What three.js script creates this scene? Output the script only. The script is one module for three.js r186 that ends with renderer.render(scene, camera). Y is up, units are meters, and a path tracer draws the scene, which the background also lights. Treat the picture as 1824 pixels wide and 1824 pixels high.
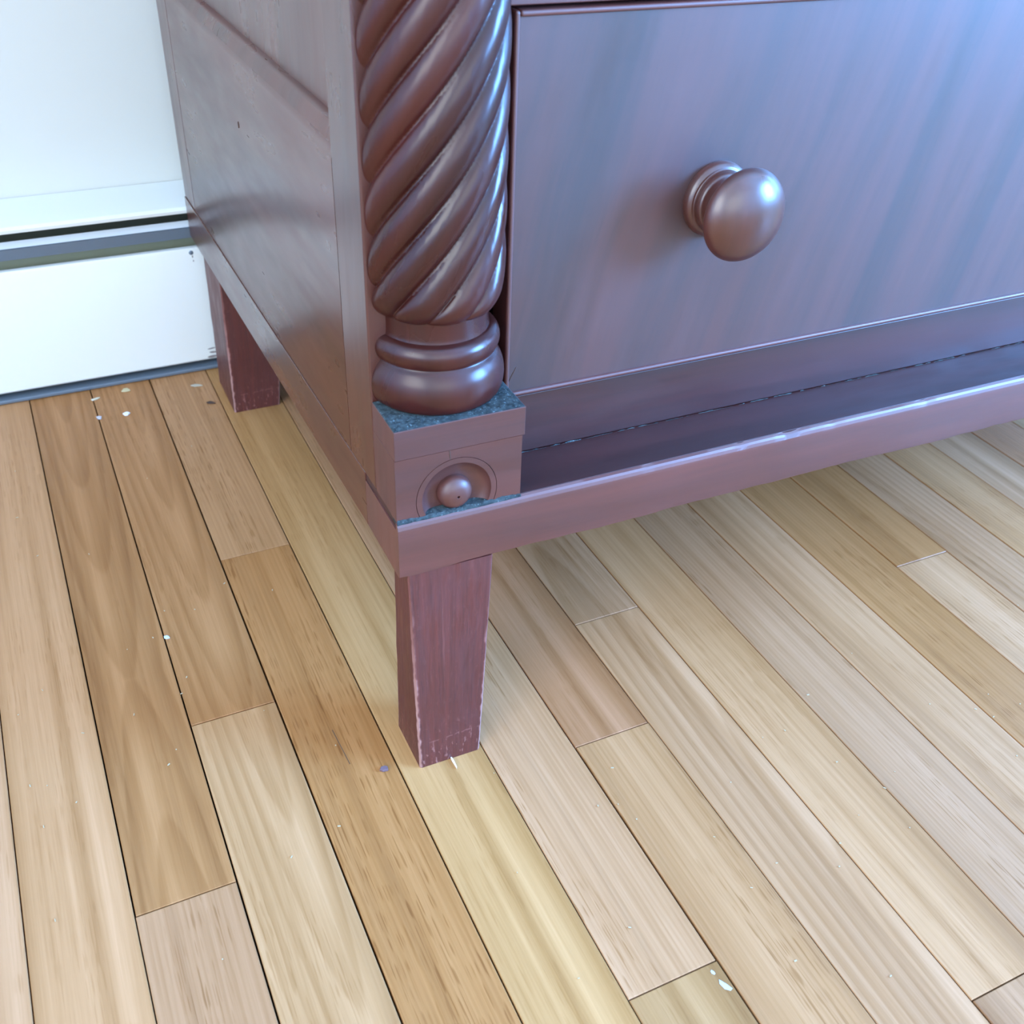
import * as THREE from 'three';
import { RoundedBoxGeometry } from 'three/addons/geometries/RoundedBoxGeometry.js';
import { mergeGeometries, toCreasedNormals } from 'three/addons/utils/BufferGeometryUtils.js';
import { RectAreaLightUniformsLib } from 'three/addons/lights/RectAreaLightUniformsLib.js';

// ───────────────────────── camera, sky, window light, exposure ─────────────────────────
const scene = new THREE.Scene();
const camera = new THREE.PerspectiveCamera(2 * Math.atan(912 / 1869.556) * 180 / Math.PI, 1, 0.02, 40);
camera.rotation.order = 'YXZ';
camera.position.set(-0.15628, 0.54077, 0.44686);
camera.rotation.set(-0.627303, -0.468966, 0.045704);
camera.focus = 0.68; camera.userData.fStop = 13;
scene.add(camera);

scene.background = new THREE.Color().setRGB(1.6, 2.6, 3.6);       // pale blue daylight outside the windows
RectAreaLightUniformsLib.init();
const BLUE = new THREE.Color().setRGB(0.15, 0.42, 1.0), PALE = new THREE.Color().setRGB(0.92, 0.97, 1.0);
// daylight entering each window: [centre, looks towards, width, height, colour, radiance]
const WINDOWS = [
  { wall: 'right', c: [2.60, 1.10, 1.55], w: 1.25, h: 1.05, color: BLUE, L: 138 },
  { wall: 'right', c: [2.60, 1.10, -0.05], w: 0.80, h: 1.20, color: BLUE, L: 45 },
  { wall: 'front', c: [-0.40, 1.30, 3.40], w: 2.20, h: 1.70, color: PALE, L: 3.2 },
  { wall: 'left', c: [-1.70, 1.25, 1.40], w: 1.60, h: 1.50, color: PALE, L: 8.5 },
];
const renderer = new THREE.WebGLRenderer({ antialias: true });
renderer.toneMapping = THREE.LinearToneMapping;
renderer.toneMappingExposure = 0.77;
renderer.shadowMap.enabled = true;
for (const W of WINDOWS) {
  const l = new THREE.RectAreaLight(W.color, W.L, W.w, W.h);
  l.position.set(...W.c);
  if (W.wall === 'right') { l.position.x -= 0.01; l.lookAt(0, W.c[1], W.c[2]); } else if (W.wall === 'left') { l.position.x += 0.01; l.lookAt(0, W.c[1], W.c[2]); } else { l.position.z -= 0.01; l.lookAt(W.c[0], W.c[1], 0); }
  l.name = 'window_daylight';
  scene.add(l);
}

// ───────────────────────── helpers ─────────────────────────
let seed = 20240;
const rnd = () => { seed = (seed * 1664525 + 1013904223) >>> 0; return seed / 4294967296; };
const rr = (a, b) => a + (b - a) * rnd();
const hash = (x, y, s) => { let h = Math.imul(x, 374761393) + Math.imul(y, 668265263) + Math.imul(s, 1274126177); h = Math.imul(h ^ (h >>> 13), 1274126177); return ((h ^ (h >>> 16)) >>> 0) / 4294967296; };
function vnoise(x, y, s = 0) {
  const xi = Math.floor(x), yi = Math.floor(y), fx = x - xi, fy = y - yi;
  const u = fx * fx * (3 - 2 * fx), v = fy * fy * (3 - 2 * fy);
  const a = hash(xi, yi, s), b = hash(xi + 1, yi, s), c = hash(xi, yi + 1, s), d = hash(xi + 1, yi + 1, s);
  return a + (b - a) * u + (c - a) * v + (a - b - c + d) * u * v;
}
const fbm = (x, y, s, o = 3) => { let t = 0, a = 0.5, n = 0; for (let i = 0; i < o; i++) { t += a * vnoise(x, y, s + i * 17); n += a; a *= 0.5; x *= 2.03; y *= 2.03; } return t / n; };
const clamp = (v, a = 0, b = 1) => Math.min(b, Math.max(a, v));
const mix = (a, b, t) => a + (b - a) * t;
const smooth = (a, b, x) => { const t = clamp((x - a) / (b - a)); return t * t * (3 - 2 * t); };
function dataTex(w, h, fn, srgb = true) {
  const d = new Uint8Array(w * h * 4), o = [0, 0, 0];
  for (let y = 0; y < h; y++) for (let x = 0; x < w; x++) {
    fn(x / w, y / h, o);
    const i = (y * w + x) * 4;
    d[i] = clamp(o[0], 0, 255); d[i + 1] = clamp(o[1], 0, 255); d[i + 2] = clamp(o[2], 0, 255); d[i + 3] = 255;
  }
  const t = new THREE.DataTexture(d, w, h, THREE.RGBAFormat);
  if (srgb) t.colorSpace = THREE.SRGBColorSpace;
  t.wrapS = t.wrapT = THREE.MirroredRepeatWrapping; t.magFilter = THREE.LinearFilter; t.minFilter = THREE.LinearMipmapLinearFilter; t.generateMipmaps = true; t.needsUpdate = true;
  return t;
}
const used = {};
function numbered(name) { const n = used[name] = (used[name] ?? -1) + 1; return n ? `${name}_${String(n).padStart(3, '0')}` : name; }
function put(name, geo, mat, parent = scene) {
  const m = new THREE.Mesh(geo, mat); m.name = parent === scene ? numbered(name) : partName(name, parent);
  m.castShadow = m.receiveShadow = true; parent.add(m); return m;
}
function partName(name, parent) {
  const same = parent.children.filter(c => c.name.replace(/_\d{3}$/, '') === name).length;
  return same ? `${name}_${String(same).padStart(3, '0')}` : name;
}
function part(name, parent) { const g = new THREE.Group(); g.name = partName(name, parent); parent.add(g); return g; }
function struct(name, geo, mat) { const m = put(name, geo, mat); m.userData = { kind: 'structure' }; return m; }
function tag(o, label, category, group) { Object.assign(o.userData, { label, category }); if (group) o.userData.group = group; return o; }
const box = (x0, x1, y0, y1, z0, z1, r = 0.0008) => {
  const g = new RoundedBoxGeometry(x1 - x0, y1 - y0, z1 - z0, 2, Math.min(r, (x1 - x0) / 2.1, (y1 - y0) / 2.1, (z1 - z0) / 2.1));
  g.translate((x0 + x1) / 2, (y0 + y1) / 2, (z0 + z1) / 2); return g;
};
// uv in metres: 'a' is the axis the grain runs along; per-face planar by dominant normal
function grainUV(g, along = 'y', scale = 1, offU = 0, offV = 0, skew = 0) {
  const p = g.attributes.position, n = g.attributes.normal, uv = new Float32Array(p.count * 2);
  for (let i = 0; i < p.count; i++) {
    const P = { x: p.getX(i), y: p.getY(i), z: p.getZ(i) }, N = { x: Math.abs(n.getX(i)), y: Math.abs(n.getY(i)), z: Math.abs(n.getZ(i)) };
    const face = N.x > N.y && N.x > N.z ? 'x' : N.y > N.z ? 'y' : 'z';
    const axes = ['x', 'y', 'z'].filter(a => a !== face);
    let v = axes.includes(along) ? along : axes[0], u = axes.find(a => a !== v);
    uv[2 * i] = (P[u] + skew * P[v]) / scale + offU; uv[2 * i + 1] = P[v] / scale + offV;
  }
  g.setAttribute('uv', new THREE.BufferAttribute(uv, 2)); return g;
}
// solid from 8 corners: bottom [4] then top [4], counter-clockwise seen from above (x,z)
function hexa(b, t, bev = 0) {
  const quad = [], push = (a, b2, c, d) => quad.push(a, b2, c, a, c, d);
  push(b[3], b[2], b[1], b[0]); push(t[0], t[1], t[2], t[3]);
  for (let i = 0; i < 4; i++) { const j = (i + 1) % 4; push(b[i], b[j], t[j], t[i]); }
  const g = new THREE.BufferGeometry();
  g.setAttribute('position', new THREE.Float32BufferAttribute(quad.flat(), 3)); g.computeVertexNormals(); return g;
}
// extrude a closed outline [[a,b],...] lying in the plane of two axes along the third
function prism(outline, along, t0, t1, steps = 1, wobble) {
  const n = outline.length, pos = [], idx = [];
  const mk = (a, b, t) => along === 'x' ? [t, a, b] : along === 'y' ? [a, t, b] : [a, b, t];     // x: (y,z)  z: (x,y)
  for (let s = 0; s <= steps; s++) { const t = mix(t0, t1, s / steps); for (let k = 0; k < n; k++) { let [a, b] = outline[k]; if (wobble) [a, b] = wobble(a, b, t, k); pos.push(...mk(a, b, t)); } }
  for (let s = 0; s < steps; s++) for (let k = 0; k < n; k++) { const a = s * n + k, b = s * n + (k + 1) % n; idx.push(a, b, b + n, a, b + n, a + n); }
  const tri = THREE.ShapeUtils.triangulateShape(outline.map(p => new THREE.Vector2(...p)), []);
  const end = steps * n;
  for (const [a, b, c] of tri) { idx.push(a, c, b); idx.push(end + a, end + b, end + c); }
  let g = new THREE.BufferGeometry(); g.setAttribute('position', new THREE.Float32BufferAttribute(pos, 3)); g.setIndex(idx);
  // orientation: make it face outwards
  g.computeBoundingBox(); const q = g.toNonIndexed(); let vol = 0; const p = q.attributes.position, A = new THREE.Vector3(), B = new THREE.Vector3(), C = new THREE.Vector3();
  for (let i = 0; i < p.count; i += 3) { A.fromBufferAttribute(p, i); B.fromBufferAttribute(p, i + 1); C.fromBufferAttribute(p, i + 2); vol += A.dot(B.cross(C)); }
  if (vol < 0) { for (let i = 0; i < idx.length; i += 3) [idx[i], idx[i + 1]] = [idx[i + 1], idx[i]]; g.setIndex(idx); }
  return toCreasedNormals(g, 0.6);
}
const stdMat = (o) => new THREE.MeshPhysicalMaterial(o);

// ───────────────────────── textures ─────────────────────────
// oak strip: broad heart and sap bands, soft growth rings, scattered pore dashes; 0.114 m wide, 1.2 m long
function oak(s, x0, depth, slope, dens, rings, dashes, bands) {
  return dataTex(384, 2048, (u, v, o) => {
    const x = u * 0.114, z = v * 1.2;
    const wob = (fbm(z * 2.0, x * 7, s, 2) - 0.5) * 0.010, wob2 = (fbm(z * 10, x * 90, s + 5, 2) - 0.5) * 0.0012;
    const d = depth + slope * Math.abs(z - 0.6) + wob;
    const ring = Math.sqrt((x - x0) ** 2 + d * d) * dens + wob2 * dens;
    const f = ring - Math.floor(ring), late = smooth(0.25, 0.9, f) * (1 - smooth(0.9, 1.0, f));
    const sway = 0.006 * (fbm(z * 2.2, 4, s + 20, 2) - 0.5);
    const band = fbm((x + sway) * 85, z * 0.9, s + 3, 3), streak = fbm((x + sway) * 330, z * 2.4, s + 6, 2), fine = fbm(x * 1500, z * 30, s + 9, 2), cloud = fbm(x * 26, z * 6, s + 12, 3);
    const dash = smooth(0.66, 0.86, vnoise((x + sway) * 1500, z * 62, s + 40)) * smooth(0.35, 0.65, fbm(x * 60, z * 7, s + 44, 2));
    const pale = smooth(0.62, 0.72, band) * 0.5;
    const t = 1 - rings * 0.085 * late - bands * 0.26 * (band - 0.5) - 0.09 * (streak - 0.5) - 0.08 * (fine - 0.5) - 0.13 * (cloud - 0.5) - dashes * 0.17 * dash;
    o[0] = 222 * mix(t, 1, 0.22); o[1] = 198 * t + 3 * pale; o[2] = 170 * mix(t * t, t, 0.55) + 8 * pale;
  });
}
const OAK = [oak(11, 0.055, 0.004, 0.045, 170, 1.0, 0.5, 0.8), oak(47, 0.20, 0.06, 0.02, 200, 0.35, 0.45, 1.4), oak(83, 0.08, 0.003, 0.055, 140, 1.0, 0.25, 1.0), oak(131, -0.10, 0.03, 0.05, 300, 0.5, 1.0, 0.6)];
const OAKR = dataTex(256, 1024, (u, v, o) => { const k = 118 + 70 * (fbm(u * 40, v * 30, 71, 3) - 0.5) + 40 * (fbm(u * 180, v * 12, 72, 2) - 0.5); o[0] = 0; o[1] = k; o[2] = 0; }, false);
// mahogany: long ribbon streaks with short dark pores; 0.5 m square
function mahogany(s, flame, lift) {
  return dataTex(1024, 1024, (u, v, o) => {
    const x = u * 0.5, y = v * 0.5;
    const bend = (fbm(x * 6, y * 4, s, 3) - 0.5) * 0.05 * (0.3 + flame);
    const X = x + bend;
    const band = fbm(X * 34, y * 2.2, s + 1, 3), rib = fbm(X * 120, y * 5, s + 2, 3), fine = fbm(x * 900, y * 30, s + 3, 2), cloud = fbm(x * 9, y * 7, s + 6, 3);
    const pore = smooth(0.74, 0.9, vnoise(X * 1500, y * 110, s + 8));
    const t = lift * (0.78 + (0.62 + 0.62 * flame) * (band - 0.5) + (0.46 + 0.2 * flame) * (rib - 0.5) + 0.16 * (fine - 0.5) + (0.3 + 0.3 * flame) * (cloud - 0.5)) - (0.01 + 0.09 * flame * flame) * pore;
    const red = 0.5 + 0.5 * Math.tanh((t - 0.55) * 1.7);
    o[0] = 44 + 62 * red; o[1] = 22 + 34 * red; o[2] = 18 + 27 * red;
  });
}
const MAH_FLAME = mahogany(5, 1.0, 1.0), MAH_STRAIGHT = mahogany(29, 0.15, 0.95), MAH_COL = mahogany(61, 0.4, 0.95);
const MAHR = dataTex(512, 512, (u, v, o) => { const k = 112 + 46 * (fbm(u * 60, v * 14, 301, 3) - 0.5) + 50 * (fbm(u * 7, v * 7, 302, 3) - 0.5); o[0] = 0; o[1] = k; o[2] = 0; }, false);

const DUST = dataTex(256, 256, (u, v, o) => { const k = 66 + 56 * (fbm(u * 46, v * 46, 611, 3) - 0.5) + 60 * smooth(0.80, 0.95, vnoise(u * 150, v * 150, 612)); o[0] = k * 0.86; o[1] = k * 0.98; o[2] = k; });
// worn leg: straight mahogany grain, pale bare wood along the rubbed edges, scuffs near the foot (one repeat per face)
const LEGTEX = dataTex(512, 1024, (u, v, o) => {
  const band = fbm(u * 3.2, v * 1.2, 701, 3), rib = fbm(u * 26, v * 2.2, 702, 3), fine = fbm(u * 110, v * 9, 703, 2), pore = smooth(0.74, 0.9, vnoise(u * 90, v * 26, 704));
  const red = clamp(0.70 + 0.3 * (band - 0.5) + 0.34 * (rib - 0.5) + 0.2 * (fine - 0.5) - 0.12 * pore);
  const e = Math.min(u, 1 - u), rub = smooth(0.052, 0.012, e + 0.050 * (fbm(v * 34, u < 0.5 ? 1 : 9, 705, 3) - 0.52)) * (0.25 + 0.75 * smooth(1.0, 0.25, v));
  const lines = smooth(0.80, 0.92, fbm(u * 44, v * 1.6, 708, 2)) * 0.35;
  const foot = smooth(0.25, 0.02, v), sc = smooth(0.66, 0.80, fbm(u * 30, v * 34, 706, 3)) * (0.15 + 0.75 * foot) + lines + 0.5 * smooth(0.006, 0.001, Math.abs(v - 0.125 - 0.012 * u + 0.006 * (fbm(u * 16, 2, 707, 2) - 0.5))) * smooth(0.35, 0.6, fbm(u * 20, 4, 709, 2));
  const w = 0.8 * clamp(Math.max(rub, sc * 0.6));
  o[0] = mix(46 + 62 * red, 182, w); o[1] = mix(22 + 32 * red, 158, w); o[2] = mix(19 + 26 * red, 148, w);
});
LEGTEX.wrapS = THREE.RepeatWrapping;
// ───────────────────────── materials ─────────────────────────
const wood = (map, rgb, rough, extra = {}) => stdMat({ map, color: new THREE.Color().setRGB(...rgb), roughness: rough, roughnessMap: MAHR, ior: 1.58, ...extra });
const polish = { clearcoat: 0.25, clearcoatRoughness: 0.4 };
const M = {
  veneer: wood(MAH_FLAME, [0.56, 0.52, 0.60], 1.15, { clearcoat: 1, clearcoatRoughness: 0.55 }), rail: wood(MAH_STRAIGHT, [1.1, 0.94, 0.96], 1.0, { clearcoat: 0.7, clearcoatRoughness: 0.5 }), shelfShaded: wood(MAH_STRAIGHT, [0.46, 0.40, 0.52], 1.0), frame: wood(MAH_STRAIGHT, [0.55, 0.52, 0.66], 0.95, polish), side: wood(MAH_STRAIGHT, [0.88, 0.74, 0.64], 0.70, { clearcoat: 0.35, clearcoatRoughness: 0.3 }),  // shelf tint: the rail wood with shade put into its colour
  column: wood(MAH_COL, [0.50, 0.33, 0.32], 0.66, { ior: 1.48 }), leg: wood(LEGTEX, [0.95, 0.72, 0.70], 1.1), block: wood(MAH_STRAIGHT, [0.95, 0.95, 1.0], 1.15, polish), knob: wood(MAH_COL, [0.9, 0.8, 0.72], 0.78, { clearcoat: 0.6, clearcoatRoughness: 0.32 }),
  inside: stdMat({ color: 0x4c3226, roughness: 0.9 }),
  dust: stdMat({ map: DUST, color: 0xffffff, roughness: 1, specularIntensity: 0.2 }),
  white: stdMat({ color: 0xe6e2d6, roughness: 0.42 }), wall: stdMat({ color: 0xd3cec1, roughness: 0.85 }),
  damper: stdMat({ color: 0xdfe2e2, roughness: 0.5 }), blueGrey: stdMat({ color: 0x6d7780, roughness: 0.5, metalness: 0.3 }), fins: stdMat({ color: 0x90927a, roughness: 0.6, metalness: 0.2 }), backing: stdMat({ color: 0x6f7468, roughness: 0.7 }),
  rust: stdMat({ color: 0x8d8078, roughness: 0.9 }), room: stdMat({ color: 0xeeeeea, roughness: 0.85 }), ceiling: stdMat({ color: 0xe8e8e6, roughness: 0.9 }), trim: stdMat({ color: 0xe6e6e2, roughness: 0.5 }),
  glass: stdMat({ color: 0xffffff, roughness: 0, transmission: 1, thickness: 0, ior: 1.5 }),
  subfloor: stdMat({ color: 0x6a4c33, roughness: 1 }),
};

// ───────────────────────── room shell ─────────────────────────
const RX0 = -1.7, RX1 = 2.6, RZ0 = -0.645, RZ1 = 3.4, H = 2.45, TH = 0.16;
struct('wall_back', box(RX0 - TH, RX1 + TH, -0.05, H, RZ0 - TH, RZ0, 0.002), M.wall);
struct('ceiling', box(RX0 - TH, RX1 + TH, H, H + TH, RZ0 - TH, RZ1 + TH, 0.002), M.ceiling);
function wallWithWindows(name, wall) {                     // 's' runs along the wall
  const side = wall !== 'front', ws = WINDOWS.filter(w => w.wall === wall).map(w => ({ a0: w.c[side ? 2 : 0] - w.w / 2, a1: w.c[side ? 2 : 0] + w.w / 2, y0: w.c[1] - w.h / 2, y1: w.c[1] + w.h / 2 })).sort((p, q) => p.a0 - q.a0);
  const gs = [], D0 = wall === 'right' ? RX1 : wall === 'left' ? RX0 - TH : RZ1;
  const add = (a0, a1, y0, y1) => gs.push(side ? box(D0, D0 + TH, y0, y1, a0, a1, 0.001) : box(a0, a1, y0, y1, D0, D0 + TH, 0.001));
  let a = side ? RZ0 : RX0; const end = side ? RZ1 : RX1;
  for (const w of ws) { add(a, w.a0, -0.05, H); add(w.a0, w.a1, -0.05, w.y0); add(w.a0, w.a1, w.y1, H); a = w.a1; }
  add(a, end, -0.05, H);
  struct(name, mergeGeometries(gs), M.room);
}
wallWithWindows('wall_right', 'right'); wallWithWindows('wall_front', 'front'); wallWithWindows('wall_left', 'left');
WINDOWS.forEach((w, i) => {
  const side = w.wall !== 'front', g = new THREE.Group(); g.name = `window_${i + 1}`; g.userData = { kind: 'structure' }; scene.add(g);
  const a = w.c[side ? 2 : 0], a0 = a - w.w / 2, a1 = a + w.w / 2, y0 = w.c[1] - w.h / 2, y1 = w.c[1] + w.h / 2, d = w.wall === 'right' ? RX1 : w.wall === 'left' ? RX0 : RZ1, out = w.wall === 'left' ? -1 : 1;
  const B = (p0, p1, q0, q1, d0, d1) => { const e0 = Math.min(d + out * d0, d + out * d1), e1 = Math.max(d + out * d0, d + out * d1); return side ? box(e0, e1, q0, q1, p0, p1, 0.002) : box(p0, p1, q0, q1, e0, e1, 0.002); };
  for (const [p0, p1, q0, q1] of [[a0, a0 + 0.04, y0, y1], [a1 - 0.04, a1, y0, y1], [a0 + 0.04, a1 - 0.04, y0, y0 + 0.04], [a0 + 0.04, a1 - 0.04, y1 - 0.04, y1], [a0 + 0.04, a1 - 0.04, w.c[1] - 0.02, w.c[1] + 0.02]]) put('sash', B(p0, p1, q0, q1, 0.05, 0.09), M.trim, g);
  put('pane', B(a0 + 0.04, a1 - 0.04, y0 + 0.04, w.c[1] - 0.02, 0.068, 0.072), M.glass, g);
  put('pane', B(a0 + 0.04, a1 - 0.04, w.c[1] + 0.02, y1 - 0.04, 0.068, 0.072), M.glass, g);
  put('sill', B(a0 - 0.03, a1 + 0.03, y0 - 0.025, y0, -0.04, 0.05), M.trim, g);
});

// ───────────────────────── floor of oak strips ─────────────────────────
const floor = new THREE.Group(); floor.name = 'floor'; floor.userData = { kind: 'structure' }; scene.add(floor);
put('subfloor', box(RX0 - TH, RX1 + TH, -0.06, -0.016, RZ0 - TH, RZ1 + TH, 0.001), M.subfloor, floor);
const SEAM = [-0.2403, -0.1830, -0.1253, -0.0672, -0.0097, 0.0478, 0.1049, 0.1622, 0.2190, 0.2759, 0.3323, 0.3890, 0.4456, 0.5013, 0.5576, 0.6139, 0.6701];
const seamX = i => i < 0 ? SEAM[0] + i * 0.0574 : i < SEAM.length ? SEAM[i] : SEAM[16] + (i - 16) * 0.0565;
// tones (multiply the grain texture)
const T = { tan: [0.60, 0.37, 0.21], brown: [0.53, 0.30, 0.145], orange: [0.56, 0.31, 0.14], pale: [0.60, 0.385, 0.22], yellow: [0.61, 0.385, 0.19], pink: [0.57, 0.36, 0.23], red: [0.50, 0.28, 0.16], olive: [0.50, 0.315, 0.16], grey: [0.56, 0.36, 0.235], straw: [0.64, 0.41, 0.26] };
const toneMats = {};
const boardMat = (tone, k) => toneMats[tone + k] ??= stdMat({ map: OAK[k], color: new THREE.Color().setRGB(...T[tone]), roughness: 0.85, roughnessMap: OAKR, specularIntensity: 0.45 });
function boardGeo(x0, x1, z0, z1, top, ou, ov, flip) {
  const b = 0.0004, y0 = -0.016;
  const o = [[x0, z0], [x0, z1], [x1, z1], [x1, z0]], i = [[x0 + b, z0 + b], [x0 + b, z1 - b], [x1 - b, z1 - b], [x1 - b, z0 + b]];
  const pos = [], uv = [], V = (p, y) => { pos.push(p[0], y, p[1]); uv.push((p[0] - x0) / 0.114 + ou, (flip ? -1 : 1) * p[1] / 1.2 + ov); };
  const quad = (a, ya, b2, yb, c, yc, d, yd) => { V(a, ya); V(b2, yb); V(c, yc); V(a, ya); V(c, yc); V(d, yd); };
  quad(i[0], top, i[1], top, i[2], top, i[3], top);
  for (let k = 0; k < 4; k++) { const j = (k + 1) % 4; quad(o[k], top - b, o[j], top - b, i[j], top, i[k], top); quad(o[k], y0, o[j], y0, o[j], top - b, o[k], top - b); }
  quad(o[3], y0, o[2], y0, o[1], y0, o[0], y0);
  const g = new THREE.BufferGeometry();
  g.setAttribute('position', new THREE.Float32BufferAttribute(pos, 3)); g.setAttribute('uv', new THREE.Float32BufferAttribute(uv, 2)); g.computeVertexNormals(); return g;
}
// what the photograph shows of each strip: joints (z) and tone+grain of the pieces from back to front
const STRIP = {
  '-1': [[], ['straw1']], 0: [[], ['tan1']], 1: [[0.052], ['brown2', 'pink3']], 2: [[-0.079], ['brown0', 'pale0']], 3: [[-0.2486], ['tan3', 'orange3']], 4: [[], ['yellow1']],
  5: [[0.209], ['straw3', 'olive1']], 6: [[0.0415], ['red1', 'tan3']], 7: [[-0.0665], ['grey0', 'straw2']], 8: [[0.286], ['tan1', 'pink1']], 9: [[], ['grey3']], 10: [[], ['straw1']],
  11: [[], ['brown3']], 12: [[-0.0245], ['brown1', 'straw3']], 13: [[], ['grey0']], 14: [[], ['tan3']], 15: [[], ['grey1']],
};
const GAP = { 1: 0.0009, 2: 0.0014, 3: 0.0011, 4: 0.0010, 5: 0.0008, 6: 0.0012, 7: 0.0008, 8: 0.0011, 9: 0.0008, 10: 0.0011, 11: 0.0007 };
const gapAt = i => GAP[i] ?? 0.0009;
const tones = Object.keys(T), rest = {};
for (let i = Math.ceil((RX0 + 0.2403) / 0.0574) - 1; seamX(i) < RX1; i++) {
  const x0 = Math.max(seamX(i), RX0), x1 = Math.min(seamX(i + 1), RX1); if (x1 - x0 < 0.006) continue;
  const known = STRIP[i], inView = i >= -2 && i <= 18;
  let zs = [RZ0 + 0.004, ...(known ? known[0] : [])], z = known ? (known[0].at(-1) ?? 0.15) : RZ0;
  while ((z += rr(0.5, 1.1)) < RZ1 - 0.15) zs.push(z);
  zs.push(RZ1);
  for (let k = 0; k + 1 < zs.length; k++) {
    const spec = known?.[1][k], tone = spec ? spec.slice(0, -1) : tones[Math.floor(rnd() * tones.length)], gk = spec ? +spec.at(-1) : Math.floor(rnd() * 4);
    const g = boardGeo(x0 + gapAt(i) * rr(0.25, 0.65), x1 - gapAt(i + 1) * rr(0.25, 0.65), zs[k] + 0.0004, zs[k + 1] - 0.0004, rr(-0.0002, 0.00005), rr(0, 0.5), rnd(), rnd() < 0.5);
    if (inView && zs[k] < 0.45) put('floor_board', g, boardMat(tone, gk), floor);
    else (rest[tone + gk] ??= []).push(g);
  }
}
{ const g = new THREE.BoxGeometry(0.0006, 0.0002, 0.033); g.rotateY(0.05); g.translate(-0.0385, 0.00002, -0.0215); put('crack', g, M.subfloor, floor); }
{ // strips beyond the picture, joined
  const all = Object.values(rest).flat(); const g = mergeGeometries(all); const m = put('far_floor_boards', g, boardMat('tan', 3), floor); m.userData.kind = 'stuff';
}

// ───────────────────────── baseboard heater ─────────────────────────
const heater = new THREE.Group(); heater.name = numbered('baseboard_heater'); heater.position.set(0, 0, 0); scene.add(heater);
tag(heater, 'long white metal baseboard heater along the wall behind the dresser', 'heater');
{
  const X0 = RX0 + 0.02, X1 = 1.9, ZF = -0.577, ZW = RZ0 + 0.001;
  put('back_plate', box(X0, X1, 0.001, 0.172, ZW, ZW + 0.003, 0.0005), M.backing, heater);
  // front cover: lower edge turned in, upper edge rolled back
  put('front_cover', prism([[0.0085, ZF - 0.012], [0.0085, ZF - 0.002], [0.0105, ZF], [0.129, ZF], [0.1318, ZF - 0.001], [0.1325, ZF - 0.004], [0.1318, ZF - 0.007], [0.129, ZF - 0.004], [0.012, ZF - 0.003], [0.0105, ZF - 0.012]], 'x', X0, X1), M.white, heater);
  put('inner_panel', box(X0 + 0.004, X1 - 0.004, 0.02, 0.150, ZF - 0.022, ZF - 0.018, 0.0005), M.fins, heater);
  put('damper', prism([[0.1425, ZF - 0.010], [0.1428, ZF - 0.008], [0.1513, ZF - 0.0055], [0.1558, ZF - 0.0125], [0.1546, ZF - 0.0135], [0.1500, ZF - 0.0085]], 'x', X0 + 0.002, X1 - 0.002), M.damper, heater);
  put('damper_lip_shaded', prism([[0.1408, ZF - 0.0072], [0.1408, ZF - 0.0052], [0.1512, ZF - 0.0040], [0.1516, ZF - 0.0058]], 'x', X0 + 0.002, X1 - 0.002), M.blueGrey, heater);  // front lip of the damper; its shade is painted as blue-grey
  put('hood', prism([[0.1675, ZF - 0.004], [0.1675, ZF], [0.1705, ZF + 0.0005], [0.1730, ZF - 0.002], [0.1745, ZF - 0.010], [0.1775, ZW], [0.1745, ZW], [0.1715, ZF - 0.010], [0.1700, ZF - 0.004]], 'x', X0, X1), M.white, heater);
  const sc = new THREE.SphereGeometry(0.0022, 16, 10); sc.scale(1, 1, 0.35); sc.translate(-0.0058, 0.1275, ZF); put('screw', sc, M.blueGrey, heater);
  for (const [x, y, w, h, t] of [[0.0005, 0.0215, 0.0085, 0.0016, 0.1], [0.0015, 0.0170, 0.0075, 0.0022, -0.1], [0.0005, 0.0122, 0.0105, 0.0030, 0.05], [-0.0050, 0.1235, 0.0012, 0.0030, 0], [-0.0046, 0.1190, 0.0010, 0.0022, 0]]) {
    const g = new THREE.CylinderGeometry(0.5, 0.5, 0.0002, 9); g.rotateX(Math.PI / 2); g.scale(w, h, 1); g.rotateZ(t); g.translate(x, y, ZF + 0.00005); put('rust_spot', g, M.rust, heater);
  }
  put('floor_strip', box(X0, X1, 0.0004, 0.0042, ZF - 0.014, ZF + 0.0052, 0.0010), M.blueGrey, heater);
}

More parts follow.
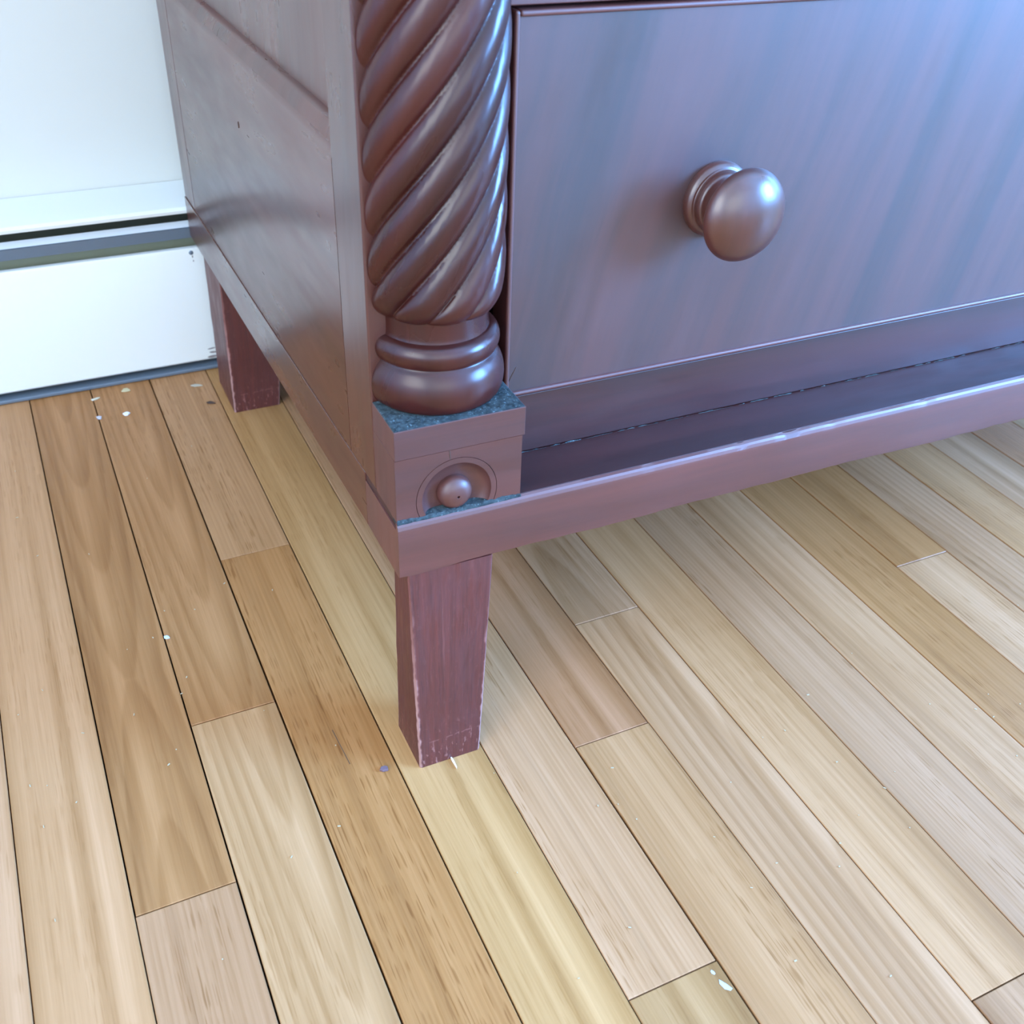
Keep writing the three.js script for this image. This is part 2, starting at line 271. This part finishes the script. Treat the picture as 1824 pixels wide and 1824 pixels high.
// ───────────────────────── dresser ─────────────────────────
const dresser = new THREE.Group(); dresser.name = numbered('dresser'); dresser.rotation.y = -0.0095; scene.add(dresser);
tag(dresser, 'antique dark mahogany chest of drawers with a spiral-carved corner column, turned knob and tapered legs', 'dresser');
const LEAN = -0.0165, WID = 0.94, TOP = 0.93;             // the old chest leans back a little
const sideX = z => 0.0176 * Math.min(z + 0.0376, 0), baseX = z => 0.0196 * Math.min(z + 0.04, 0);
function bake(g, fx) {                                     // splay of the side and the lean, both real
  const p = g.attributes.position;
  for (let i = 0; i < p.count; i++) { if (fx) p.setX(i, p.getX(i) + fx(p.getZ(i))); p.setZ(i, p.getZ(i) + LEAN * p.getY(i)); }
  return g;
}
const mirrorX = (g) => { const c = g.clone(), p = c.attributes.position; for (let i = 0; i < p.count; i++) p.setX(i, WID - p.getX(i)); if (c.index) { const a = c.index.array; for (let i = 0; i < a.length; i += 3) [a[i], a[i + 1]] = [a[i + 1], a[i]]; } else { for (const k of Object.keys(c.attributes)) { const at = c.attributes[k], n = at.itemSize; for (let i = 0; i < at.count; i += 3) for (let j = 0; j < n; j++) { const t = at.array[i * n + j]; at.array[i * n + j] = at.array[(i + 1) * n + j]; at.array[(i + 1) * n + j] = t; } } } const nn = c.attributes.normal; for (let i = 0; i < nn.count; i++) nn.setX(i, -nn.getX(i)); return c; };
function both(name, g, mat) { put(name, g, mat, dresser); put(name, mirrorX(g), mat, dresser); }

// base frame: front rail with a worn rounded nose, side boards
{
  const out = [[0.1467, -0.002], [0.1475, -0.0004], [0.1500, 0], [0.1785, 0], [0.1808, 0], [0.1830, -0.0004], [0.1843, -0.0014], [0.1850, -0.0030], [0.1849, -0.0034], [0.1800, -0.0036], [0.1800, -0.060], [0.1467, -0.060]];
  const dents = [[0.235, 0.006, 0.0016], [0.274, 0.010, 0.0022], [0.308, 0.004, 0.0013], [0.388, 0.008, 0.0014], [0.165, 0.004, 0.0007]];
  const g = prism(out, 'x', 0, WID, 420, (y, z, x, k) => {
    const w = fbm(x * 60, 1, 900, 3) - 0.5;
    if (k <= 1) y += 0.0016 * (fbm(x * 18, 3, 901, 3) - 0.5) + 0.0014 * w + 0.0012 * smooth(0.12, 0.3, x) * (1 - smooth(0.3, 0.45, x));
    if (k >= 5 && k <= 7) { let d = 0.0003 * (fbm(x * 30, 2, 910, 2) - 0.5); for (const [c, r, dep] of dents) d -= 0.7 * dep * Math.exp(-(((x - c) / r) ** 2) * 2); y += d * 0.8; z += d * 0.5; }
    return [y, z];
  });
  put('base_rail', bake(grainUV(g, 'x', 0.5, 0.1, 0.2)), M.rail, dresser);
  put('rail_top_shaded', bake(grainUV(box(0.0006, WID - 0.0006, 0.1801, 0.1852, -0.0600, -0.0034, 0.0003), 'x', 0.5, 0.35, 0.6)), M.shelfShaded, dresser);  // top of the base rail, tinted darker to stand in for shade
  const sb = grainUV(box(0.0002, 0.022, 0.1467, 0.1854, -0.570, -0.058, 0.0005), 'z', 0.5, 0.3, 0.1);
  put('base_side', bake(sb, baseX), M.side, dresser); put('base_side', bake(mirrorX(sb)), M.side, dresser);
  put('base_bottom', bake(box(0.02, WID - 0.02, 0.170, 0.183, -0.568, -0.058)), M.inside, dresser);
}
// legs
function legGeo(b, t) { // rectangles [x0,x1,zBack,zFront] at floor and under the base; eased edges; u counts the four faces, v the height
  const y0 = 0, y1 = 0.1469, e = 0.0012, rings = 10, pos = [], uv = [], idx = [], U = [-0.03, 0.03, 0.97, 1.03, 1.97, 2.03, 2.97, 3.03, 3.97];
  const ring = (f) => { const x0 = mix(b[0], t[0], f), x1 = mix(b[1], t[1], f), z0 = mix(b[2], t[2], f), z1 = mix(b[3], t[3], f); return [[x0 + e, z0], [x0, z0 + e], [x0, z1 - e], [x0 + e, z1], [x1 - e, z1], [x1, z1 - e], [x1, z0 + e], [x1 - e, z0], [x0 + e, z0]]; };
  for (let s = 0; s <= rings; s++) { const f = s / rings; ring(f).forEach(([x, z], k) => { pos.push(x + 0.0005 * (vnoise(s * 1.7, k % 8, 77) - 0.5), mix(y0, y1, f), z); uv.push(U[k], f); }); }
  for (let s = 0; s < rings; s++) for (let k = 0; k < 8; k++) { const a = s * 9 + k, c = a + 1; idx.push(a, c, c + 9, a, c + 9, a + 9); }
  for (let k = 1; k < 7; k++) { idx.push(0, k + 1, k); idx.push(rings * 9, rings * 9 + k, rings * 9 + k + 1); }
  const g = new THREE.BufferGeometry(); g.setAttribute('position', new THREE.Float32BufferAttribute(pos, 3)); g.setAttribute('uv', new THREE.Float32BufferAttribute(uv, 2)); g.setIndex(idx); return toCreasedNormals(g, 0.5);
}
const frontLeg = legGeo([0.0030, 0.0457, -0.0250, 0.0166], [0.0052, 0.0603, -0.0262, -0.0008]);
const rearLeg = legGeo([-0.0065, 0.0390, -0.5440, -0.4745], [-0.0045, 0.052, -0.5440, -0.4700]);
both('leg', bake(frontLeg), M.leg); both('leg', bake(rearLeg), M.leg);

// left side: framed panel with a bevelled inner edge
{
  const S0 = 0.1858, yb = 0.3640, yt = 0.3795, dep = 0.0125, th = 0.024;
  const st = grainUV(box(0, th, S0, TOP, -0.0830, -0.0376, 0.0012), 'y', 0.5, 0.05, 0.4), rs = grainUV(box(0, th, S0, TOP, -0.570, -0.5250, 0.0012), 'y', 0.5, 0.25, 0.1);
  const rail = grainUV(prism([[th, S0], [0.0006, S0], [0.0002, S0 + 0.0006], [0.0002, yb], [0.0007, yb + 0.0040], [0.0021, yb + 0.0078], [0.0045, yb + 0.0112], [0.0077, yb + 0.0138], [dep - 0.0008, yt - 0.0002], [dep + 0.0012, yt], [th, yt]], 'z', -0.5246, -0.0834), 'z', 0.5, 0.45, 0.2);
  const topRail = grainUV(box(0, th, 0.86, TOP, -0.5246, -0.0834, 0.0012), 'z', 0.5, 0.15, 0.6);
  const panel = grainUV(box(dep, dep + 0.008, yt - 0.006, 0.862, -0.5246, -0.0834, 0.0005), 'y', 0.5, 0.75, 0.35);
  for (const [n, g] of [['stile', st], ['stile', rs], ['side_rail', rail], ['side_rail', topRail], ['side_panel', panel]]) { put(n, bake(g.clone(), sideX), M.side, dresser); put(n, bake(mirrorX(g)), M.side, dresser); }
  put('back_panel', bake(box(0.025, WID - 0.025, 0.186, TOP, -0.565, -0.555)), M.inside, dresser);
  put('top_board', bake(grainUV(box(-0.012, WID + 0.012, TOP, TOP + 0.024, -0.572, 0.010, 0.003), 'x', 0.5)), M.rail, dresser);
}
// front frame: corner post behind the column, rail below the drawer, rail above it
const XD0 = 0.0861, XD1 = WID - 0.0861, ZF = -0.0436;
both('corner_post', bake(grainUV(box(0.0245, 0.0655, 0.1856, TOP, -0.085, -0.0405, 0.0008), 'y', 0.5, 0.2, 0.2)), M.frame);
put('front_rail', bake(grainUV(box(0.0782, WID - 0.0782, 0.1856, 0.2262, -0.080, -0.0437, 0.0008), 'x', 0.5, 0.3, 0.8)), M.frame, dresser);
for (const [y0, y1] of [[0.4412, 0.4620], [0.678, 0.698], [0.905, TOP]]) put('front_rail', bake(grainUV(box(0.0802, WID - 0.0802, y0, y1, -0.080, -0.0437, 0.0008), 'x', 0.5, 0.6, y0)), M.rail, dresser);

// drawers with cock beading and turned knobs
function knobGeo(x, y) {
  const pr = [[0.0002, -0.004], [0.0214, -0.004], [0.0218, 0], [0.0222, 0.0016], [0.0217, 0.0042], [0.0200, 0.0060], [0.0186, 0.0066], [0.0182, 0.0080], [0.0183, 0.0096], [0.0174, 0.0116], [0.0150, 0.0128], [0.0130, 0.0142], [0.0120, 0.0170], [0.0124, 0.0195], [0.0150, 0.0222], [0.0195, 0.0246], [0.0238, 0.0264], [0.0262, 0.0282], [0.0268, 0.0298], [0.0264, 0.0316], [0.0246, 0.0345], [0.0210, 0.0376], [0.0160, 0.0402], [0.0100, 0.0420], [0.0045, 0.0429], [0.0001, 0.0431]];
  const sp = new THREE.SplineCurve(pr.slice(1).map(p => new THREE.Vector2(...p))).getPoints(110);
  const g = new THREE.LatheGeometry([new THREE.Vector2(...pr[0]), ...sp], 96); g.rotateX(Math.PI / 2); g.rotateZ(0.4); g.translate(x, y, ZF); return g;
}
function drawer(y0, y1, named) {
  const d = part('drawer', dresser), b = 0.0030, pr = 0.0021;
  put('drawer_front', bake(grainUV(box(XD0 + 0.0002, XD1, y0, y1, -0.062, ZF, 0.0004), 'y', 0.5, 0.1 + y0, 0.15, -0.22)), M.veneer, d);
  const bead = (x0, x1, ya, yb, al) => put('bead', bake(grainUV(box(x0, x1, ya, yb, -0.062, ZF + pr, 0.0014), al, 0.5)), M.rail, d);
  bead(XD0 - 0.0024, XD0 + 0.0006, y0 - 0.0018, y1 + 0.0018, 'y'); bead(XD1 - 0.0006, XD1 + 0.0024, y0 - 0.0018, y1 + 0.0018, 'y');
  bead(XD0 + 0.0006, XD1 - 0.0006, y0 - 0.0018, y0 + 0.0012, 'x'); bead(XD0 + 0.0006, XD1 - 0.0006, y1 - 0.0012, y1 + 0.0018, 'x');
  put('drawer_box', bake(box(XD0 + 0.006, XD1 - 0.006, y0 + 0.004, y1 - 0.01, -0.54, -0.063)), M.inside, d);
  const ky = (y0 + y1) / 2 - 0.0005;
  for (const kx of [0.2170, WID - 0.2170]) { const k = put('knob', bake(grainUV(knobGeo(kx, ky), 'y', 0.5)), M.knob, d); if (named) k.userData.label = 'turned round wooden knob'; }
}
drawer(0.2288, 0.4376, true); drawer(0.4645, 0.6745, false); drawer(0.7005, 0.9025, false);

// plinth block with carved bullseye
const CX = 0.0402, CZ = -0.0452;
{
  const x1 = 0.0771, zf = -0.0022, cx = 0.0370, cy = 0.1955, y0 = 0.1855, y1 = 0.2262;
  const arcPts = (r, n = 72) => { const a = Math.asin((y0 - cy) / r), p = []; for (let k = 0; k <= n; k++) { const t = a + (Math.PI - 2 * a) * k / n; p.push([cx + r * Math.cos(t), cy + r * Math.sin(t)]); } return p; };   // from right foot over the top to left foot
  const rO = 0.02495, rI = 0.0246, rC = 0.0213;
  const face = prism([[0.0003, y0], ...arcPts(rO).reverse(), [x1, y0], [x1, y1], [0.0003, y1]], 'z', zf - 0.0090, zf);
  const ringPiece = prism([...arcPts(rI), ...arcPts(rC).reverse()], 'z', zf - 0.0090, zf);
  const backing = box(0.0003, x1, y0, y1, -0.0374, zf - 0.0085, 0.0002);
  const turn = (p, n) => { const g = new THREE.LatheGeometry(new THREE.SplineCurve(p.map(q => new THREE.Vector2(...q))).getPoints(n), 96); g.rotateX(Math.PI / 2); g.translate(cx, cy, zf); return g; };
  const cove = turn([[0.0103, -0.0062], [0.0126, -0.0061], [0.0148, -0.0058], [0.0170, -0.0052], [0.0188, -0.0041], [0.0201, -0.0027], [0.0209, -0.0013], [0.0213, -0.0001]], 30);
  const boss = turn([[0.0008, -0.0006], [0.0008, 0.0024], [0.0013, 0.0027], [0.0032, 0.0025], [0.0056, 0.0019], [0.0076, 0.0008], [0.0091, -0.0006], [0.0100, -0.0022], [0.0104, -0.0040], [0.0103, -0.0062]], 44), pit = turn([[0.0001, 0.0], [0.0009, 0.0001]], 2);
  const strip = (g) => { g = g.index ? g.toNonIndexed() : g; for (const k of Object.keys(g.attributes)) if (!['position', 'normal'].includes(k)) g.deleteAttribute(k); return g; };
  const lower = mergeGeometries([face, ringPiece, backing, cove, boss, pit].map(strip));
  const cap = box(0.0003, 0.0786, 0.2263, 0.2445, -0.0374, -0.0020, 0.0004);
  for (const side of [0, 1]) {
    const blk = part('plinth_block', dresser), g1 = grainUV(lower.clone(), 'x', 0.5, 0.15, 0.3), g2 = grainUV(cap.clone(), 'x', 0.5, 0.5, 0.35);
    put('bullseye_block', bake(side ? mirrorX(g1) : g1), M.block, blk); put('block_cap', bake(side ? mirrorX(g2) : g2), M.block, blk);
  }
}
// dust lying on the block, in the bullseye and along the shelf; splits in the old wood
{
  const grid = (x0, x1, z0, z1, y, nx, nz, amp, sd) => {
    const pos = [], uv = [], idx = [];
    for (let j = 0; j <= nz; j++) for (let i = 0; i <= nx; i++) { const x = mix(x0, x1, i / nx), z = mix(z0, z1, j / nz), e = Math.min(i, nx - i, j, nz - j) === 0; pos.push(x, y + (e ? 0 : amp * fbm(x * 900, z * 900, sd, 3)), z); uv.push(x / 0.1, z / 0.1); }
    for (let j = 0; j < nz; j++) for (let i = 0; i < nx; i++) { const a = j * (nx + 1) + i; idx.push(a, a + nx + 1, a + nx + 2, a, a + nx + 2, a + 1); }
    const g = new THREE.BufferGeometry(); g.setAttribute('position', new THREE.Float32BufferAttribute(pos, 3)); g.setAttribute('uv', new THREE.Float32BufferAttribute(uv, 2)); g.setIndex(idx); g.computeVertexNormals(); return g;
  };
  put('dust', bake(grid(0.0006, 0.0782, -0.0372, -0.0024, 0.24456, 110, 50, 0.0007, 500)), M.dust, dresser);
  const fillet = (out, x0, x1, n, amp, sd) => grainUV(prism(out, 'x', x0, x1, n, (y, z, x, k) => k === 0 ? [y + amp * (fbm(x * 260, 3, sd, 3) - 0.45), z] : k === 1 ? [y + amp * 0.5 * (fbm(x * 500, 5, sd + 1, 3) - 0.5), z + amp * 0.4 * (fbm(x * 300, 7, sd + 2, 2) - 0.5)] : [y, z]), 'x', 0.1);
  put('dust', bake(fillet([[0.1866, -0.0021], [0.1848, -0.0012], [0.1838, -0.0014], [0.1838, -0.0090], [0.1866, -0.0080]], 0.0004, 0.0775, 220, 0.0022, 520)), M.dust, dresser);
  put('dust', bake(fillet([[0.1852, -0.0437], [0.1852, -0.0432], [0.1846, -0.0432], [0.1846, -0.0442]], 0.0785, 0.86, 900, 0.0020, 540)), M.dust, dresser);
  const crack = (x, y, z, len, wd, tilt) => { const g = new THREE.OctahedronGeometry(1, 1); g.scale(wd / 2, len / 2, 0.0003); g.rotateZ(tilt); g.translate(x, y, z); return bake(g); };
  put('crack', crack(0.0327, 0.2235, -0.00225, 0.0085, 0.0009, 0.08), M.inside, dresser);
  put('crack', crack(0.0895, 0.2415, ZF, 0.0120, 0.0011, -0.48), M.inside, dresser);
  const hole = new THREE.CylinderGeometry(0.0016, 0.0016, 0.0006, 16); hole.rotateZ(Math.PI / 2); hole.scale(1, 1.4, 1); hole.translate(0.0002, 0.3244, -0.298); put('nail_hole', bake(hole, sideX), M.inside, dresser);
}
// spiral-reeded column
{
  const N = 10, LEADP = 0.268, PITCH = LEADP / N, Y0 = 0.2957, Y1 = 0.905, SEG = 300, ROWS = 330, pos = [], idx = [], uv = [];
  const env = (y) => { const a = clamp((y - Y0) / 0.016); const b = clamp((Y1 - y) / 0.016); const q = Math.min(a, b); return 0.0308 + 0.0086 * Math.sqrt(1 - (1 - q) ** 2); };
  for (let j = 0; j <= ROWS; j++) {
    const f = j / ROWS, y = Y0 + (Y1 - Y0) * (f < 0.1 ? f * 0.3 : 0.03 + (f - 0.1) * 0.97 / 0.9);
    for (let i = 0; i <= SEG; i++) {
      const az = i / SEG * 2 * Math.PI - Math.PI, q = (y - 0.3427 - LEADP * az / (2 * Math.PI)) / PITCH, u = q - Math.floor(q);
      const w = Math.pow(u, 0.92), bulge = Math.pow(Math.max(0, 1 - Math.abs(2 * w - 1) ** 2.3), 0.72);
      const end = smooth(0, 0.014, y - Y0);
      const r = env(y) - 0.0052 * (1 - bulge) * mix(0.45, 1, end) + 0.0002 * (fbm(az * 20, y * 60, 400, 2) - 0.5);
      pos.push(CX + r * Math.sin(az), y, CZ + r * Math.cos(az)); uv.push((az * 0.037 + (y * -0.6)) / 0.5, y / 0.5);
    }
  }
  const W = SEG + 1;
  for (let j = 0; j < ROWS; j++) for (let i = 0; i < SEG; i++) { const a = j * W + i; idx.push(a, a + 1, a + W + 1, a, a + W + 1, a + W); }
  const shaft = new THREE.BufferGeometry(); shaft.setAttribute('position', new THREE.Float32BufferAttribute(pos, 3)); shaft.setAttribute('uv', new THREE.Float32BufferAttribute(uv, 2)); shaft.setIndex(idx); shaft.computeVertexNormals();
  const pr = [[0.0350, 0.2444], [0.0374, 0.2452], [0.0392, 0.2482], [0.0401, 0.2532], [0.0400, 0.2578], [0.0388, 0.2630], [0.0366, 0.2672], [0.0347, 0.2694], [0.0342, 0.2702]];
  const pr2 = [[0.0342, 0.2702], [0.0354, 0.2710], [0.0366, 0.2734], [0.0373, 0.2764], [0.0369, 0.2796], [0.0352, 0.2824], [0.0329, 0.2838], [0.0313, 0.2842]];
  const pr3 = [[0.0313, 0.2842], [0.0309, 0.2866], [0.0308, 0.2920], [0.0309, 0.2980]];
  const curve = a => new THREE.SplineCurve(a.map(p => new THREE.Vector2(...p))).getPoints(28);
  const lathe = pts => { const g = new THREE.LatheGeometry(pts, 128); g.translate(CX, 0, CZ); return g; };
  const base = mergeGeometries([lathe(curve(pr)), lathe(curve(pr2)), lathe(curve(pr3))]);
  for (const side of [0, 1]) {
    const col = part('column', dresser), s = bake(shaft.clone()), b = bake(base.clone());
    put('spiral_shaft', side ? mirrorX(s) : s, M.column, col); put('turned_base', grainUV(side ? mirrorX(b) : b, 'y', 0.5, 0.2, 0.1), M.column, col);
  }
}

// ───────────────────────── litter on the floor ─────────────────────────
function chip(name, x, z, w, l, h, turn, color, label, category, y = 0) {
  const sh = new THREE.Shape(), n = 6; for (let k = 0; k < n; k++) { const a = (k + rr(-0.25, 0.25)) / n * 6.283, r = rr(0.7, 1.2); sh[k ? 'lineTo' : 'moveTo'](Math.cos(a) * w / 2 * r, Math.sin(a) * l / 2 * r); }
  sh.closePath();
  const g = new THREE.ExtrudeGeometry(sh, { depth: h * 0.5, bevelEnabled: true, bevelThickness: h * 0.25, bevelSize: Math.min(w, l) * 0.08, bevelSegments: 1, steps: 1 }); g.rotateX(-Math.PI / 2); g.translate(0, h * 0.25, 0);
  const m = put(name, g, stdMat({ color, roughness: 0.7 })); m.position.set(x, y, z); m.rotation.y = turn; return tag(m, label, category);
}
chip('paint_chip', 0.0045, -0.533, 0.0085, 0.005, 0.0016, 0.4, 0xf2f4f6, 'white paint chip lying against the rear dresser leg', 'paint chip');
chip('paint_chip', -0.0993, -0.5103, 0.0065, 0.0055, 0.0015, 0.9, 0xf0f2f6, 'bright white square paint chip on the board in front of the heater', 'paint chip');
chip('paint_chip', -0.0924, -0.5578, 0.0075, 0.006, 0.0016, 0.2, 0xc8b78c, 'tan crumb of plaster close to the heater bottom', 'paint chip');
chip('paint_chip', -0.1248, -0.5124, 0.0045, 0.006, 0.0012, 0.3, 0xc9c3c8, 'small greyish paint flake on a dark seam left of the bright white chip', 'paint chip');
chip('wood_splinter', -0.1233, -0.5505, 0.0100, 0.0028, 0.0013, 0.25, 0xd6cdb4, 'pale wood splinter across a board seam near the heater', 'splinter');
chip('wood_splinter', -0.0192, -0.5019, 0.0100, 0.0040, 0.0012, -0.5, 0x4a3428, 'dark brown sliver on the floor left of the rear dresser leg', 'splinter');
chip('paint_chip', -0.0250, -0.5420, 0.0100, 0.0040, 0.0012, -0.4, 0xb6ab94, 'dull beige flake on the seam beside the rear dresser leg', 'paint chip');
chip('stain_drip', -0.0191, 0.0086, 0.0050, 0.0040, 0.0022, 0.1, 0x6d5458, 'small purplish brown drip of stain on the floor left of the front leg', 'drip');
chip('broom_straw', 0.0250, 0.0207, 0.0013, 0.0120, 0.0010, 0.02, 0xf3eee4, 'thin white straw bit sticking out in front of the front leg', 'straw');
chip('paint_smear', 0.1000, 0.2231, 0.0030, 0.0085, 0.0003, 0.5, 0xbcc4cc, 'elongated bluish white paint smear on the olive board by its end joint', 'paint smear');
chip('paint_smear', 0.0985, 0.2145, 0.0020, 0.0030, 0.0003, 0.2, 0xbcc4cc, 'tiny white paint dab just behind the longer paint smear at the board end', 'paint smear');
chip('paint_chip', -0.1237, -0.1729, 0.0035, 0.0040, 0.0010, 0.4, 0xc6d6f2, 'tiny bluish white speck stuck in the seam between two brown boards', 'paint chip');
for (const [x0, x1, z0, z1, n, label] of [[-0.23, -0.03, -0.45, 0.10, 30, 'pale grains of sawdust scattered over the boards left of the dresser'], [0.0, 0.62, 0.03, 0.30, 55, 'pale grains of sawdust scattered over the boards in front of the dresser']]) { // sawdust grains
  const gs = []; for (let i = 0; i < n; i++) { const x = rr(x0, x1), z = rr(z0, z1); const g = new THREE.BoxGeometry(rr(0.0004, 0.0008), 0.0004, rr(0.0005, 0.0020)); g.rotateY(rr(0, 3.1)); g.translate(x, 0.0003, z); gs.push(g); }
  const m = put('sawdust', mergeGeometries(gs), stdMat({ color: 0xb9a582, roughness: 0.9 })); tag(m, label, 'sawdust'); m.userData.kind = 'stuff';
}

scene.traverse(o => { if (o.isMesh) o.castShadow = o.receiveShadow = true; });
renderer.render(scene, camera);
